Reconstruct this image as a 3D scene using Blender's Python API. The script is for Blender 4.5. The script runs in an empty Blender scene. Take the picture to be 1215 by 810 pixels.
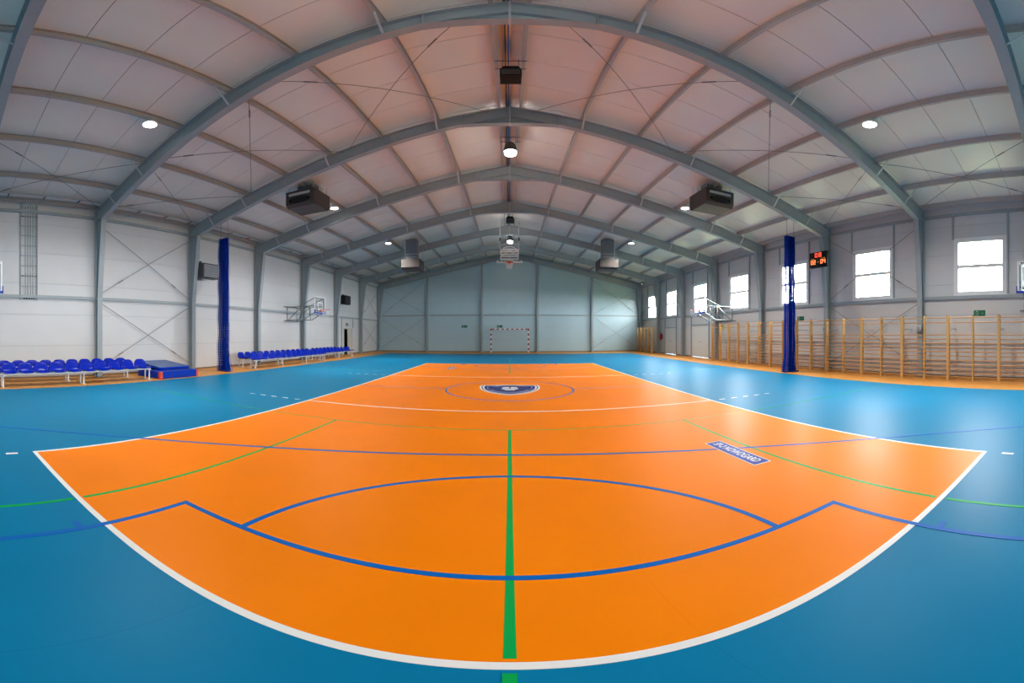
import bpy, bmesh, math, random
from mathutils import Vector, Matrix
random.seed(7)
PI = math.pi
SC = bpy.context.scene
COL = SC.collection

# ---------------------------------------------------------------- camera
# the photograph is a stitched panorama: an equirectangular camera, 430.2 px per radian,
# principal point (604.85, 397) in the 1215 x 810 frame, lens 1.549 m above the floor
PX = 430.2
cd = bpy.data.cameras.new('camera')
cd.type = 'PANO'
cd.panorama_type = 'EQUIRECTANGULAR'
cd.longitude_min = -604.85 / PX
cd.longitude_max = (1215 - 604.85) / PX
cd.latitude_max = 397.0 / PX
cd.latitude_min = -(810 - 397.0) / PX
cd.clip_start = 0.05
cd.clip_end = 500
cam = bpy.data.objects.new('camera', cd)
COL.objects.link(cam)
cam.location = (0, 0, 1.549)
cam.rotation_euler = (PI / 2, 0, 0)
SC.camera = cam

# ---------------------------------------------------------------- world and exposure
SKY = 47.0            # bright overcast sky seen through the windows
LAMP = 20.0          # luminous discs of the high bay lamps
BEAM = 2450.0        # watts of each high bay lamp's downward beam
RIDGE = 70.0
w = bpy.data.worlds.new('sky')
SC.world = w
w.use_nodes = True
bg = w.node_tree.nodes['Background']
bg.inputs[0].default_value = (0.95, 0.985, 1.0, 1)
bg.inputs[1].default_value = SKY
SC.view_settings.view_transform = 'Standard'
SC.view_settings.look = 'None'
SC.view_settings.gamma = 1.0
SC.view_settings.use_curve_mapping = False
SC.view_settings.exposure = 0.08
try:
    SC.cycles.use_denoising = True
    SC.cycles.max_bounces = 10
    SC.cycles.diffuse_bounces = 6
    SC.cycles.transparent_max_bounces = 40
    SC.cycles.sample_clamp_indirect = 6.0
    SC.cycles.caustics_reflective = False
    SC.cycles.caustics_refractive = False
except Exception:
    pass

# ---------------------------------------------------------------- hall dimensions
XW = 12.42                      # inner face of the long walls
YF, YN = 32.58, -12.22          # far and near gable walls
BAY = 4.48
FR = [5.70 + BAY * k for k in range(-1, 7)]      # frames in view: 1.22 ... 32.58
SL = 0.21                       # roof slope
def soffit(x): return 9.10 - SL * abs(x)
def raf_top(x): return 8.90 - SL * abs(x)
def raf_bot(x): return 8.53 - 0.2255 * abs(x)

# ---------------------------------------------------------------- materials
MATS = {}
def mat(name, col, rough=0.5, metal=0.0, noise=0.0, nscale=8.0, bump=0.0, bscale=60.0, spec=0.5, emit=None, estr=0.0, rnoise=0.0):
    if name in MATS: return MATS[name]
    m = bpy.data.materials.new(name); m.use_nodes = True
    nt = m.node_tree; b = nt.nodes['Principled BSDF']
    b.inputs['Base Color'].default_value = (*col, 1)
    b.inputs['Roughness'].default_value = rough
    b.inputs['Metallic'].default_value = metal
    b.inputs['Specular IOR Level'].default_value = spec
    if noise or bump or rnoise:
        tc = nt.nodes.new('ShaderNodeTexCoord')
        if noise or rnoise:
            n = nt.nodes.new('ShaderNodeTexNoise'); n.inputs['Scale'].default_value = nscale; n.inputs['Detail'].default_value = 4
            nt.links.new(tc.outputs['Object'], n.inputs['Vector'])
        if noise:
            r = nt.nodes.new('ShaderNodeValToRGB')
            r.color_ramp.elements[0].position = 0.3; r.color_ramp.elements[1].position = 0.7
            r.color_ramp.elements[0].color = (*[max(0, c * (1 - noise)) for c in col], 1)
            r.color_ramp.elements[1].color = (*[min(1, c * (1 + noise)) for c in col], 1)
            nt.links.new(n.outputs['Fac'], r.inputs['Fac']); nt.links.new(r.outputs['Color'], b.inputs['Base Color'])
        if rnoise:
            mr = nt.nodes.new('ShaderNodeMapRange')
            mr.inputs['To Min'].default_value = rough - rnoise; mr.inputs['To Max'].default_value = rough + rnoise
            nt.links.new(n.outputs['Fac'], mr.inputs['Value']); nt.links.new(mr.outputs['Result'], b.inputs['Roughness'])
        if bump:
            n2 = nt.nodes.new('ShaderNodeTexNoise'); n2.inputs['Scale'].default_value = bscale
            nt.links.new(tc.outputs['Object'], n2.inputs['Vector'])
            bp = nt.nodes.new('ShaderNodeBump'); bp.inputs['Strength'].default_value = bump; bp.inputs['Distance'].default_value = 0.01
            nt.links.new(n2.outputs['Fac'], bp.inputs['Height']); nt.links.new(bp.outputs['Normal'], b.inputs['Normal'])
    if emit:
        b.inputs['Emission Color'].default_value = (*emit, 1); b.inputs['Emission Strength'].default_value = estr
    MATS[name] = m
    return m

def floor_mat(name, col, rough, seam_axis_gap=2.0, seam=0.75):
    """sports vinyl laid in sheets: thin welded seams every two metres, faint mottling"""
    m = bpy.data.materials.new(name); m.use_nodes = True
    nt = m.node_tree; b = nt.nodes['Principled BSDF']; L = nt.links.new
    tc = nt.nodes.new('ShaderNodeTexCoord'); sx = nt.nodes.new('ShaderNodeSeparateXYZ'); L(tc.outputs['Object'], sx.inputs[0])
    ad = nt.nodes.new('ShaderNodeMath'); ad.operation = 'ADD'; ad.inputs[1].default_value = 101.28; L(sx.outputs['X'], ad.inputs[0])
    md = nt.nodes.new('ShaderNodeMath'); md.operation = 'MODULO'; md.inputs[1].default_value = seam_axis_gap; L(ad.outputs[0], md.inputs[0])
    lt = nt.nodes.new('ShaderNodeMath'); lt.operation = 'LESS_THAN'; lt.inputs[1].default_value = 0.006; L(md.outputs[0], lt.inputs[0])
    n = nt.nodes.new('ShaderNodeTexNoise'); n.inputs['Scale'].default_value = 0.7; n.inputs['Detail'].default_value = 5
    L(tc.outputs['Object'], n.inputs['Vector'])
    r = nt.nodes.new('ShaderNodeValToRGB')
    r.color_ramp.elements[0].position = 0.3; r.color_ramp.elements[1].position = 0.7
    r.color_ramp.elements[0].color = (*[c * 0.94 for c in col], 1); r.color_ramp.elements[1].color = (*[min(1, c * 1.05) for c in col], 1)
    L(n.outputs['Fac'], r.inputs['Fac'])
    mx = nt.nodes.new('ShaderNodeMix'); mx.data_type = 'RGBA'
    L(lt.outputs[0], mx.inputs['Factor']); L(r.outputs['Color'], mx.inputs['A'])
    mx.inputs['B'].default_value = (*[c * seam for c in col], 1)
    L(mx.outputs['Result'], b.inputs['Base Color'])
    mr = nt.nodes.new('ShaderNodeMapRange'); mr.inputs['To Min'].default_value = rough - 0.05; mr.inputs['To Max'].default_value = rough + 0.05
    L(n.outputs['Fac'], mr.inputs['Value']); L(mr.outputs['Result'], b.inputs['Roughness'])
    b.inputs['Specular IOR Level'].default_value = 0.07
    MATS[name] = m
    return m

M_BLUE = floor_mat('blue_vinyl', (0.0, 0.182, 0.362), 0.42, seam=0.88)
M_ORANGE = floor_mat('orange_vinyl', (0.92, 0.225, 0.0), 0.42, seam=0.95)
M_LWHITE = mat('line_white', (0.80, 0.80, 0.78), 0.42, spec=0.10)
M_LGREEN = mat('line_green', (0.0, 0.36, 0.07), 0.42, spec=0.10)
M_LBLUE = mat('line_blue', (0.0, 0.12, 0.46), 0.42, spec=0.10)
M_NAVY = mat('print_navy', (0.03, 0.035, 0.17), 0.42, spec=0.10)
M_BANNER = mat('print_blue', (0.03, 0.05, 0.34), 0.42, spec=0.1)
M_PALE = mat('print_pale', (0.45, 0.47, 0.62), 0.42, spec=0.10)
M_PANEL = mat('wall_panel_white', (0.59, 0.60, 0.605), 0.35, noise=0.02, nscale=1.5)
M_ROOF = mat('roof_panel_white', (0.77, 0.78, 0.72), 0.32, noise=0.02, nscale=1.2)
M_JOINTW = mat('wall_joint_grey', (0.40, 0.41, 0.42), 0.7)
M_GABLE_BOUNCE = mat('gable_panel_bounce_tint', (0.42, 0.57, 0.62), 0.38, noise=0.02, nscale=1.5)  # teal bounce light off the blue floor, painted into the gable panels' colour
M_DUCT = mat('duct_steel', (0.16, 0.19, 0.23), 0.35, metal=0.5, noise=0.08, nscale=10)
M_TUBE = mat('hoop_tube', (0.22, 0.24, 0.24), 0.3, metal=0.4)
M_JOINT = mat('joint_grey', (0.16, 0.16, 0.17), 0.7)
M_STEEL = mat('painted_steel_grey', (0.31, 0.36, 0.38), 0.45, noise=0.04, nscale=5)
M_STEEL2 = mat('painted_steel_light', (0.50, 0.52, 0.53), 0.4)
M_GALV = mat('galvanised_steel', (0.55, 0.57, 0.58), 0.33, metal=0.85, noise=0.08, nscale=14)
M_PURLIN = mat('purlin_steel', (0.42, 0.41, 0.40), 0.45, noise=0.04, nscale=6)
M_ROD = mat('brace_steel', (0.20, 0.20, 0.21), 0.5)
M_WHITE = mat('white_enamel', (0.80, 0.80, 0.80), 0.35)
M_BLACK = mat('black_plastic', (0.006, 0.006, 0.007), 0.5, spec=0.25)
M_BROWN = mat('heater_brown', (0.06, 0.050, 0.046), 0.5, noise=0.05)
M_DGREY = mat('dark_grey', (0.05, 0.05, 0.055), 0.5)
M_SEAT = mat('seat_blue', (0.0, 0.016, 0.37), 0.28, spec=0.2)
M_MAT = mat('mat_blue', (0.0, 0.032, 0.38), 0.42, spec=0.15, noise=0.06, nscale=3)
M_MATT = mat('mat_top_blue', (0.04, 0.10, 0.30), 0.4, noise=0.05, nscale=3)
M_ORG = mat('strap_orange', (0.75, 0.07, 0.01), 0.5)
M_BENCH = mat('bench_white', (0.70, 0.72, 0.73), 0.35)
M_GREEN = mat('sign_green', (0.0, 0.13, 0.06), 0.4)
M_RED = mat('red_enamel', (0.55, 0.015, 0.01), 0.35)
M_DRED = mat('goal_red', (0.30, 0.012, 0.015), 0.4)
M_RIM = mat('rim_red', (0.72, 0.06, 0.015), 0.35)
M_PAD = mat('pad_blue', (0.005, 0.05, 0.45), 0.45)
M_CORD = mat('net_white', (0.75, 0.75, 0.75), 0.7)
M_CABLE = mat('cable_white', (0.75, 0.76, 0.78), 0.45)
M_CABLEB = mat('cable_blue', (0.03, 0.12, 0.40), 0.45)
M_BEIGE = mat('door_beige', (0.55, 0.53, 0.47), 0.45)
M_DOORW = mat('door_white', (0.66, 0.68, 0.66), 0.4)
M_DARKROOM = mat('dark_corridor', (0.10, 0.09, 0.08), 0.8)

def wood_mat(name, a, b_, axis, rough=0.4):
    m = bpy.data.materials.new(name); m.use_nodes = True
    nt = m.node_tree; b = nt.nodes['Principled BSDF']; L = nt.links.new
    tc = nt.nodes.new('ShaderNodeTexCoord'); mp = nt.nodes.new('ShaderNodeMapping'); L(tc.outputs['Object'], mp.inputs['Vector'])
    s = [9.0, 9.0, 9.0]; s[axis] = 0.8; mp.inputs['Scale'].default_value = s
    n = nt.nodes.new('ShaderNodeTexNoise'); n.inputs['Scale'].default_value = 1.6; n.inputs['Detail'].default_value = 6; L(mp.outputs['Vector'], n.inputs['Vector'])
    r = nt.nodes.new('ShaderNodeValToRGB'); r.color_ramp.elements[0].position = 0.3; r.color_ramp.elements[1].position = 0.7
    r.color_ramp.elements[0].color = (*a, 1); r.color_ramp.elements[1].color = (*b_, 1)
    L(n.outputs['Fac'], r.inputs['Fac']); L(r.outputs['Color'], b.inputs['Base Color'])
    b.inputs['Roughness'].default_value = rough; b.inputs['Specular IOR Level'].default_value = 0.2
    MATS[name] = m
    return m
M_WOODF = wood_mat('wood_floor', (0.55, 0.22, 0.035), (0.67, 0.30, 0.06), 1, 0.45)
M_BAR = wood_mat('pine', (0.62, 0.36, 0.13), (0.72, 0.45, 0.18), 2, 0.4)
M_BARH = wood_mat('beech_rung', (0.50, 0.27, 0.11), (0.60, 0.35, 0.15), 1, 0.4)

def emission(name, col, s):
    m = bpy.data.materials.new(name); m.use_nodes = True
    nt = m.node_tree; nt.nodes.clear()
    e = nt.nodes.new('ShaderNodeEmission'); e.inputs[0].default_value = (*col, 1); e.inputs[1].default_value = s
    o = nt.nodes.new('ShaderNodeOutputMaterial'); nt.links.new(e.outputs[0], o.inputs[0])
    MATS[name] = m
    return m
M_LED = emission('led_lens', (1.0, 0.93, 0.83), LAMP)
M_LEDR = emission('ridge_lens', (1.0, 0.95, 0.86), RIDGE)
M_DIGR = emission('digit_red', (1.0, 0.06, 0.03), 2.6)
M_DIGO = emission('digit_orange', (1.0, 0.16, 0.05), 3.2)
M_DIGY = emission('digit_amber', (0.8, 0.35, 0.05), 0.5)

def glass_mat(name, tint=(1, 1, 1), gl=0.06):
    m = bpy.data.materials.new(name); m.use_nodes = True
    nt = m.node_tree; nt.nodes.clear(); L = nt.links.new
    t = nt.nodes.new('ShaderNodeBsdfTransparent'); t.inputs[0].default_value = (*tint, 1)
    g = nt.nodes.new('ShaderNodeBsdfGlossy'); g.inputs['Roughness'].default_value = 0.03
    lw = nt.nodes.new('ShaderNodeLayerWeight'); lw.inputs['Blend'].default_value = 0.5
    pw_ = nt.nodes.new('ShaderNodeMath'); pw_.operation = 'POWER'; pw_.inputs[1].default_value = 5.0; L(lw.outputs['Facing'], pw_.inputs[0])
    f = nt.nodes.new('ShaderNodeMath'); f.operation = 'MULTIPLY_ADD'; f.inputs[1].default_value = 0.9; f.inputs[2].default_value = 0.03; L(pw_.outputs[0], f.inputs[0])
    mx = nt.nodes.new('ShaderNodeMixShader'); o = nt.nodes.new('ShaderNodeOutputMaterial')
    L(f.outputs[0], mx.inputs[0]); L(t.outputs[0], mx.inputs[1]); L(g.outputs[0], mx.inputs[2]); L(mx.outputs[0], o.inputs[0])
    MATS[name] = m
    return m
M_GLASS = glass_mat('window_glass', (0.97, 0.98, 0.98))
M_PLEXI = glass_mat('clear_backboard', (0.88, 0.92, 0.93))

def net_mat(name, col, cell, line):
    """knotted netting: cords opaque, meshes open (UV in metres)"""
    m = bpy.data.materials.new(name); m.use_nodes = True
    nt = m.node_tree; b = nt.nodes['Principled BSDF']; L = nt.links.new
    b.inputs['Base Color'].default_value = (*col, 1); b.inputs['Roughness'].default_value = 0.8; b.inputs['Specular IOR Level'].default_value = 0.08
    uv = nt.nodes.new('ShaderNodeUVMap'); sx = nt.nodes.new('ShaderNodeSeparateXYZ'); L(uv.outputs[0], sx.inputs[0])
    outs = []
    for ax in ('X', 'Y'):
        a = nt.nodes.new('ShaderNodeMath'); a.operation = 'MODULO'; a.inputs[1].default_value = cell; L(sx.outputs[ax], a.inputs[0])
        c = nt.nodes.new('ShaderNodeMath'); c.operation = 'LESS_THAN'; c.inputs[1].default_value = line; L(a.outputs[0], c.inputs[0])
        outs.append(c)
    mx = nt.nodes.new('ShaderNodeMath'); mx.operation = 'MAXIMUM'; L(outs[0].outputs[0], mx.inputs[0]); L(outs[1].outputs[0], mx.inputs[1])
    L(mx.outputs[0], b.inputs['Alpha'])
    MATS[name] = m
    return m
M_NET = net_mat('divider_netting', (0.0, 0.035, 0.36), 0.10, 0.020)

# ---------------------------------------------------------------- mesh helpers
class MB:
    def __init__(s): s.v = []; s.f = []
    def box(s, x0, x1, y0, y1, z0, z1):
        n = len(s.v)
        s.v += [(x, y, z) for z in (z0, z1) for y in (y0, y1) for x in (x0, x1)]
        for f in ((0, 2, 3, 1), (4, 5, 7, 6), (0, 1, 5, 4), (2, 6, 7, 3), (0, 4, 6, 2), (1, 3, 7, 5)):
            s.f.append(tuple(n + i for i in f))
        return s
    def tube(s, pts, r, seg=8, caps=True):
        """round bar along a polyline"""
        pts = [Vector(p) for p in pts]; rings = []
        for i, p in enumerate(pts):
            if i == 0: d = pts[1] - pts[0]
            elif i == len(pts) - 1: d = pts[-1] - pts[-2]
            else: d = (pts[i + 1] - p).normalized() + (p - pts[i - 1]).normalized()
            d.normalize()
            up = Vector((0, 0, 1)) if abs(d.z) < 0.95 else Vector((1, 0, 0))
            a = d.cross(up).normalized(); b = d.cross(a).normalized()
            rr = r[i] if isinstance(r, (list, tuple)) else r
            n = len(s.v)
            for k in range(seg):
                t = 2 * PI * k / seg
                s.v.append(tuple(p + a * (rr * math.cos(t)) + b * (rr * math.sin(t))))
            rings.append(n)
        for q in range(len(rings) - 1):
            a, b = rings[q], rings[q + 1]
            for k in range(seg):
                s.f.append((a + k, a + (k + 1) % seg, b + (k + 1) % seg, b + k))
        if caps:
            s.f.append(tuple(rings[0] + k for k in reversed(range(seg))))
            s.f.append(tuple(rings[-1] + k for k in range(seg)))
        return s
    def bar(s, p, q, w, h):
        """square bar from p to q, w across, h the other way"""
        p, q = Vector(p), Vector(q); d = (q - p).normalized()
        up = Vector((0, 0, 1)) if abs(d.z) < 0.95 else Vector((1, 0, 0))
        a = d.cross(up).normalized() * (w / 2); b = a.cross(d).normalized() * (h / 2)
        n = len(s.v)
        for c in (p, q):
            s.v += [tuple(c - a - b), tuple(c + a - b), tuple(c + a + b), tuple(c - a + b)]
        for f in ((3, 2, 1, 0), (4, 5, 6, 7), (0, 1, 5, 4), (1, 2, 6, 5), (2, 3, 7, 6), (3, 0, 4, 7)):
            s.f.append(tuple(n + i for i in f))
        return s
    def prism(s, poly, axis, a, b):
        """polygon (2D) extruded along an axis; poly lists the other two coordinates in order"""
        n = len(s.v); k = len(poly)
        for c in (a, b):
            for (p, q) in poly:
                s.v.append((c, p, q) if axis == 0 else (p, c, q) if axis == 1 else (p, q, c))
        s.f.append(tuple(n + i for i in range(k))); s.f.append(tuple(n + k + i for i in reversed(range(k))))
        for i in range(k):
            j = (i + 1) % k
            s.f.append((n + i, n + k + i, n + k + j, n + j))
        return s
    def lathe(s, prof, seg=20, c=(0, 0, 0), caps=True):
        rings = []
        for (r, z) in prof:
            n = len(s.v); rings.append(n)
            for k in range(seg):
                t = 2 * PI * k / seg
                s.v.append((c[0] + r * math.cos(t), c[1] + r * math.sin(t), c[2] + z))
        for q in range(len(rings) - 1):
            a, b = rings[q], rings[q + 1]
            for k in range(seg):
                s.f.append((a + k, a + (k + 1) % seg, b + (k + 1) % seg, b + k))
        if caps:
            s.f.append(tuple(rings[0] + k for k in reversed(range(seg)))); s.f.append(tuple(rings[-1] + k for k in range(seg)))
        return s
    def band(s, inner, outer, z0, z1, closed=False):
        """flat strip between two polylines, with thickness"""
        n = len(s.v); k = len(inner)
        for z in (z0, z1):
            for p in inner: s.v.append((p[0], p[1], z))
            for p in outer: s.v.append((p[0], p[1], z))
        I0, O0, I1, O1 = n, n + k, n + 2 * k, n + 3 * k
        m = k if closed else k - 1
        for i in range(m):
            j = (i + 1) % k
            s.f.append((I1 + i, I1 + j, O1 + j, O1 + i)); s.f.append((I0 + i, O0 + i, O0 + j, I0 + j))
            s.f.append((I0 + i, I0 + j, I1 + j, I1 + i)); s.f.append((O0 + i, O1 + i, O1 + j, O0 + j))
        return s
    def mesh(s, name, m, smooth=False, bevel=0.0):
        me = bpy.data.meshes.new(name); me.from_pydata(s.v, [], s.f); me.update()
        bm = bmesh.new(); bm.from_mesh(me)
        if bevel:
            bmesh.ops.remove_doubles(bm, verts=bm.verts, dist=1e-5)
            bmesh.ops.bevel(bm, geom=bm.edges[:] + bm.verts[:], offset=bevel, segments=2, affect='EDGES', profile=0.5)
        bmesh.ops.recalc_face_normals(bm, faces=bm.faces)
        bm.to_mesh(me); bm.free()
        if smooth:
            for p in me.polygons: p.use_smooth = True
        me.materials.append(m)
        return me
    def build(s, name, m, parent=None, smooth=False, bevel=0.0):
        return obj(name, s.mesh(name, m, smooth, bevel), parent)

def obj(name, me, parent=None, loc=None):
    o = bpy.data.objects.new(name, me); COL.objects.link(o)
    if parent is not None: o.parent = parent
    if loc is not None: o.location = loc
    return o
def tag(o, label=None, cat=None, group=None, kind=None):
    if label: o['label'] = label
    if cat: o['category'] = cat
    if group: o['group'] = group
    if kind: o['kind'] = kind
    return o
def thing(name, loc, label, cat, group=None, rz=0):
    o = bpy.data.objects.new(name, None); COL.objects.link(o)
    o.location = loc; o.rotation_euler = (0, 0, rz); o.empty_display_size = 0.2
    return tag(o, label, cat, group)
def copy_tree(o, loc, label=None, group=None, rz=None, parent=None):
    c = o.copy(); COL.objects.link(c); c.parent = parent
    if loc is not None: c.location = loc
    if rz is not None: c.rotation_euler = (0, 0, rz)
    if label: c['label'] = label
    if group: c['group'] = group
    for ch in list(o.children): copy_tree(ch, None, parent=c)
    return c
def text_mesh(txt, size, m, thick=0.001):
    cu = bpy.data.curves.new('lettering', 'FONT'); cu.body = txt; cu.size = size; cu.extrude = thick / 2; cu.align_x = 'CENTER'; cu.align_y = 'CENTER'
    cu.resolution_u = 3; cu.offset = size * 0.012
    o = bpy.data.objects.new('lettering', cu); COL.objects.link(o)
    bpy.context.view_layer.update()
    me = bpy.data.meshes.new_from_object(o.evaluated_get(bpy.context.evaluated_depsgraph_get()))
    bpy.data.objects.remove(o); bpy.data.curves.remove(cu)
    me.materials.clear(); me.materials.append(m)
    return me

# ================================================================ FLOOR
floor = tag(MB().box(-XW - 0.1, XW + 0.1, YN - 0.1, YF + 0.1, -0.12, 0).build('floor', M_BLUE), kind='structure')
YC = 10.17
Z1, Z2, Z3, Z4 = 0.0015, 0.0025, 0.0035, 0.0045
MB().box(-4.45, 4.45, YC - 8.95, YC + 8.95, 0, Z1).build('orange_court', M_ORANGE, floor)
MB().box(-XW, -10.08, YN, YF, 0, Z1).build('wood_border', M_WOODF, floor)
MB().box(9.95, XW, YN, YF, 0, Z1).build('wood_border', M_WOODF, floor)
MB().box(-10.08, 9.95, 29.2, YF, 0, Z1).build('wood_border', M_WOODF, floor)
def line(m, x0, x1, y0, y1, z=Z2): return MB().box(x0, x1, y0, y1, 0.0, z).build('court_line', m, floor)
# volleyball court 9 x 18, attack lines, service ticks and dashes
line(M_LWHITE, -4.5, 4.5, YC - 9, YC - 8.95); line(M_LWHITE, -4.5, 4.5, YC + 8.95, YC + 9)
line(M_LWHITE, -4.5, -4.45, YC - 8.95, YC + 8.95); line(M_LWHITE, 4.45, 4.5, YC - 8.95, YC + 8.95)
for s in (-1, 1):
    line(M_LWHITE, -4.45, 4.45, YC + s * 3 - (0.05 if s > 0 else 0), YC + s * 3 + (0 if s > 0 else 0.05))
    for sx in (-1, 1):
        for k in range(5):
            a = sx * (4.70 + 0.35 * k); b = a + sx * 0.15
            line(M_LWHITE, min(a, b), max(a, b), YC + s * 3 - (0.05 if s > 0 else 0), YC + s * 3 + (0 if s > 0 else 0.05))
        yb = YC + s * 9.2
        line(M_LWHITE, min(sx * 4.45, sx * 4.5), max(sx * 4.45, sx * 4.5), min(yb, yb + s * 0.15), max(yb, yb + s * 0.15))
# green court: service lines across the hall, centre and side lines broken at the white border
YG = 5.75
for s in (-1, 1):
    def yy(a): return YC + s * a
    def ln(x0, x1, a, b): line(M_LGREEN, x0, x1, min(yy(a), yy(b)), max(yy(a), yy(b)))
    ln(-4.42, 4.42, YC - YG - 0.014, YC - YG + 0.014)
    ln(-9.6, -4.53, YC - YG - 0.014, YC - YG + 0.014); ln(4.53, 9.6, YC - YG - 0.014, YC - YG + 0.014)
    for xc in ((-2.98, 0.0, 2.98) if s < 0 else (0.0,)):
        wd = 0.024 if xc == 0 else 0.02
        ln(xc - wd, xc + wd, YC - YG + 0.02, 8.925); ln(xc - wd, xc + wd, 9.025, 13.4)
# basketball: key, free throw circle, three point line, centre circle, half-way line
def arc(cx, cy, r, a0, a1, n=48): return [(cx + r * math.cos(a0 + (a1 - a0) * i / n), cy + r * math.sin(a0 + (a1 - a0) * i / n)) for i in range(n + 1)]
for s in (-1, 1):
    def Y(y): return y if s < 0 else 2 * YC - y
    def bl(x0, x1, a, b): line(M_LBLUE, x0, x1, min(Y(a), Y(b)), max(Y(a), Y(b)), Z3)
    bl(-2.45, 2.45, 1.925, 1.975)
    bl(-2.45, -2.40, -3.8, 1.925); bl(2.40, 2.45, -3.8, 1.925)
    for t in (0.97, 0.10, -0.75):
        bl(2.45, 2.55, t, t + 0.05); bl(-2.55, -2.45, t, t + 0.05)
    f = lambda p: [(x, Y(y)) for x, y in p]
    MB().band(f(arc(0, 1.975, 1.755, 0, PI)), f(arc(0, 1.975, 1.805, 0, PI)), 0, Z3).build('court_line', M_LBLUE, floor)
    a0 = math.acos(6.6 / 6.75)
    MB().band(f(arc(0, -2.23, 6.70, a0, PI - a0, 80)), f(arc(0, -2.23, 6.75, a0, PI - a0, 80)), 0, Z3).build('court_line', M_LBLUE, floor)
    y3 = -2.23 + 6.75 * math.sin(a0)
    bl(-6.60, -6.55, -3.8, y3); bl(6.55, 6.60, -3.8, y3)
MB().band(arc(0, YC, 1.755, 0, 2 * PI, 72)[:-1], arc(0, YC, 1.805, 0, 2 * PI, 72)[:-1], 0, Z3, True).build('court_line', M_LBLUE, floor)
line(M_LBLUE, -4.45, -1.80, YC - 0.02, YC + 0.02, Z3); line(M_LBLUE, 1.80, 4.45, YC - 0.02, YC + 0.02, Z3)
# school crest on the centre spot
def shield(sc, n=14):
    """outline about (0,0), top towards +y"""
    right = [(0, 0.98), (0.22, 0.955), (0.45, 0.89), (0.86, 0.87), (0.89, 0.60), (0.87, 0.28), (0.80, -0.05), (0.68, -0.36), (0.50, -0.62), (0.27, -0.83), (0, -0.96)]
    left = [(-x, y) for x, y in reversed(right[1:-1])]
    return [(x * sc, y * sc) for x, y in right + left]
CY = 10.16
def plate(sc, m, z, name): return MB().prism([(x, y + CY) for x, y in shield(sc)], 2, 0.0, z).build(name, m, floor)
plate(1.0, M_LWHITE, 0.0050, 'crest_border'); plate(0.94, M_NAVY, 0.0056, 'crest_ring'); plate(0.90, M_LWHITE, 0.0062, 'crest_border')
plate(0.84, M_NAVY, 0.0068, 'crest_field'); plate(0.74, M_PALE, 0.0074, 'crest_ring'); plate(0.72, M_NAVY, 0.0080, 'crest_field')
em = MB()
for poly in ([(-0.22, 0.30), (-0.04, 0.36), (0.0, 0.22), (-0.05, 0.10), (-0.20, 0.12)], [(0.04, 0.36), (0.20, 0.34), (0.23, 0.16), (0.06, 0.10), (0.02, 0.22)],
             [(-0.25, 0.05), (0.26, 0.08), (0.22, -0.04), (0.0, -0.10), (-0.22, -0.05)], [(-0.16, -0.14), (0.0, -0.18), (0.16, -0.14), (0.12, -0.26), (-0.12, -0.26)]):
    em.prism([(x, y + CY + 0.08) for x, y in poly], 2, 0.0, 0.0086)
em.build('crest_figure', M_LWHITE, floor)
tk = MB()
for i in range(26):
    a = math.radians(200 + 140 * i / 25)
    tk.bar((0.50 * math.cos(a), CY + 0.1 + 0.60 * math.sin(a), 0.0083), (0.56 * math.cos(a), CY + 0.1 + 0.67 * math.sin(a), 0.0083), 0.03, 0.001)
for i in range(16):
    x = -0.48 + 0.96 * i / 15
    tk.bar((x, CY + 0.53 + 0.06 * (1 - (x / 0.5) ** 2), 0.0083), (x, CY + 0.60 + 0.06 * (1 - (x / 0.5) ** 2), 0.0083), 0.03, 0.001)
tk.build('crest_marks', M_PALE, floor)
# name plates printed on the court
nm = text_mesh('SP-2 NOWOGARD', 0.155, M_LWHITE)
for s in (1, -1):
    px, py = s * 2.69, YC - s * (YC - 3.75)
    MB().box(px - 0.125, px + 0.125, py - 0.545, py + 0.545, 0.0, 0.0050).build('name_border', M_LWHITE, floor)
    MB().box(px - 0.112, px + 0.112, py - 0.53, py + 0.53, 0.0, 0.0058).build('name_plate', M_BANNER, floor)
    o = obj('lettering', nm, floor, (px, py, 0.0066)); o.rotation_euler = (0, 0, -PI / 2 * s)
    o.scale = (0.72, 1.12, 1)

tag(MB().box(XW + 0.14, 90, -70, 90, -0.55, -0.35).build('ground', mat('outdoor_grass', (0.10, 0.12, 0.05), 0.9, noise=0.25, nscale=0.8)), kind='structure')

# ================================================================ WALLS
BAYS = [(YN + BAY * k, YN + BAY * (k + 1)) for k in range(10)]
def winc(k): return YN + BAY * (k + 0.5) + 0.03
WINDOWS = [(winc(k) - 0.88, winc(k) + 0.88, 3.05, 5.02) for k in range(10)]
WINDOWS[-1] = (29.06, 30.82, 3.05, 5.02)
DOORS_R = [(20.28, 22.61, 0.0, 2.20), (25.11, 27.13, 0.0, 2.08)]
DOOR_L = [(25.16, 26.72, 0.0, 2.06)]
ROWS = [0.0] + [0.04 + 1.115 * k for k in range(1, 7)]
EAVE = 6.47
def minus(rects, h):
    out = []
    for (a, b, c, d) in rects:
        if b <= h[0] or a >= h[1] or d <= h[2] or c >= h[3]: out.append((a, b, c, d)); continue
        if a < h[0]: out.append((a, h[0], c, d))
        if b > h[1]: out.append((h[1], b, c, d))
        lo, hi = max(a, h[0]), min(b, h[1])
        if c < h[2]: out.append((lo, hi, c, h[2]))
        if d > h[3]: out.append((lo, hi, h[3], d))
    return out
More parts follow.
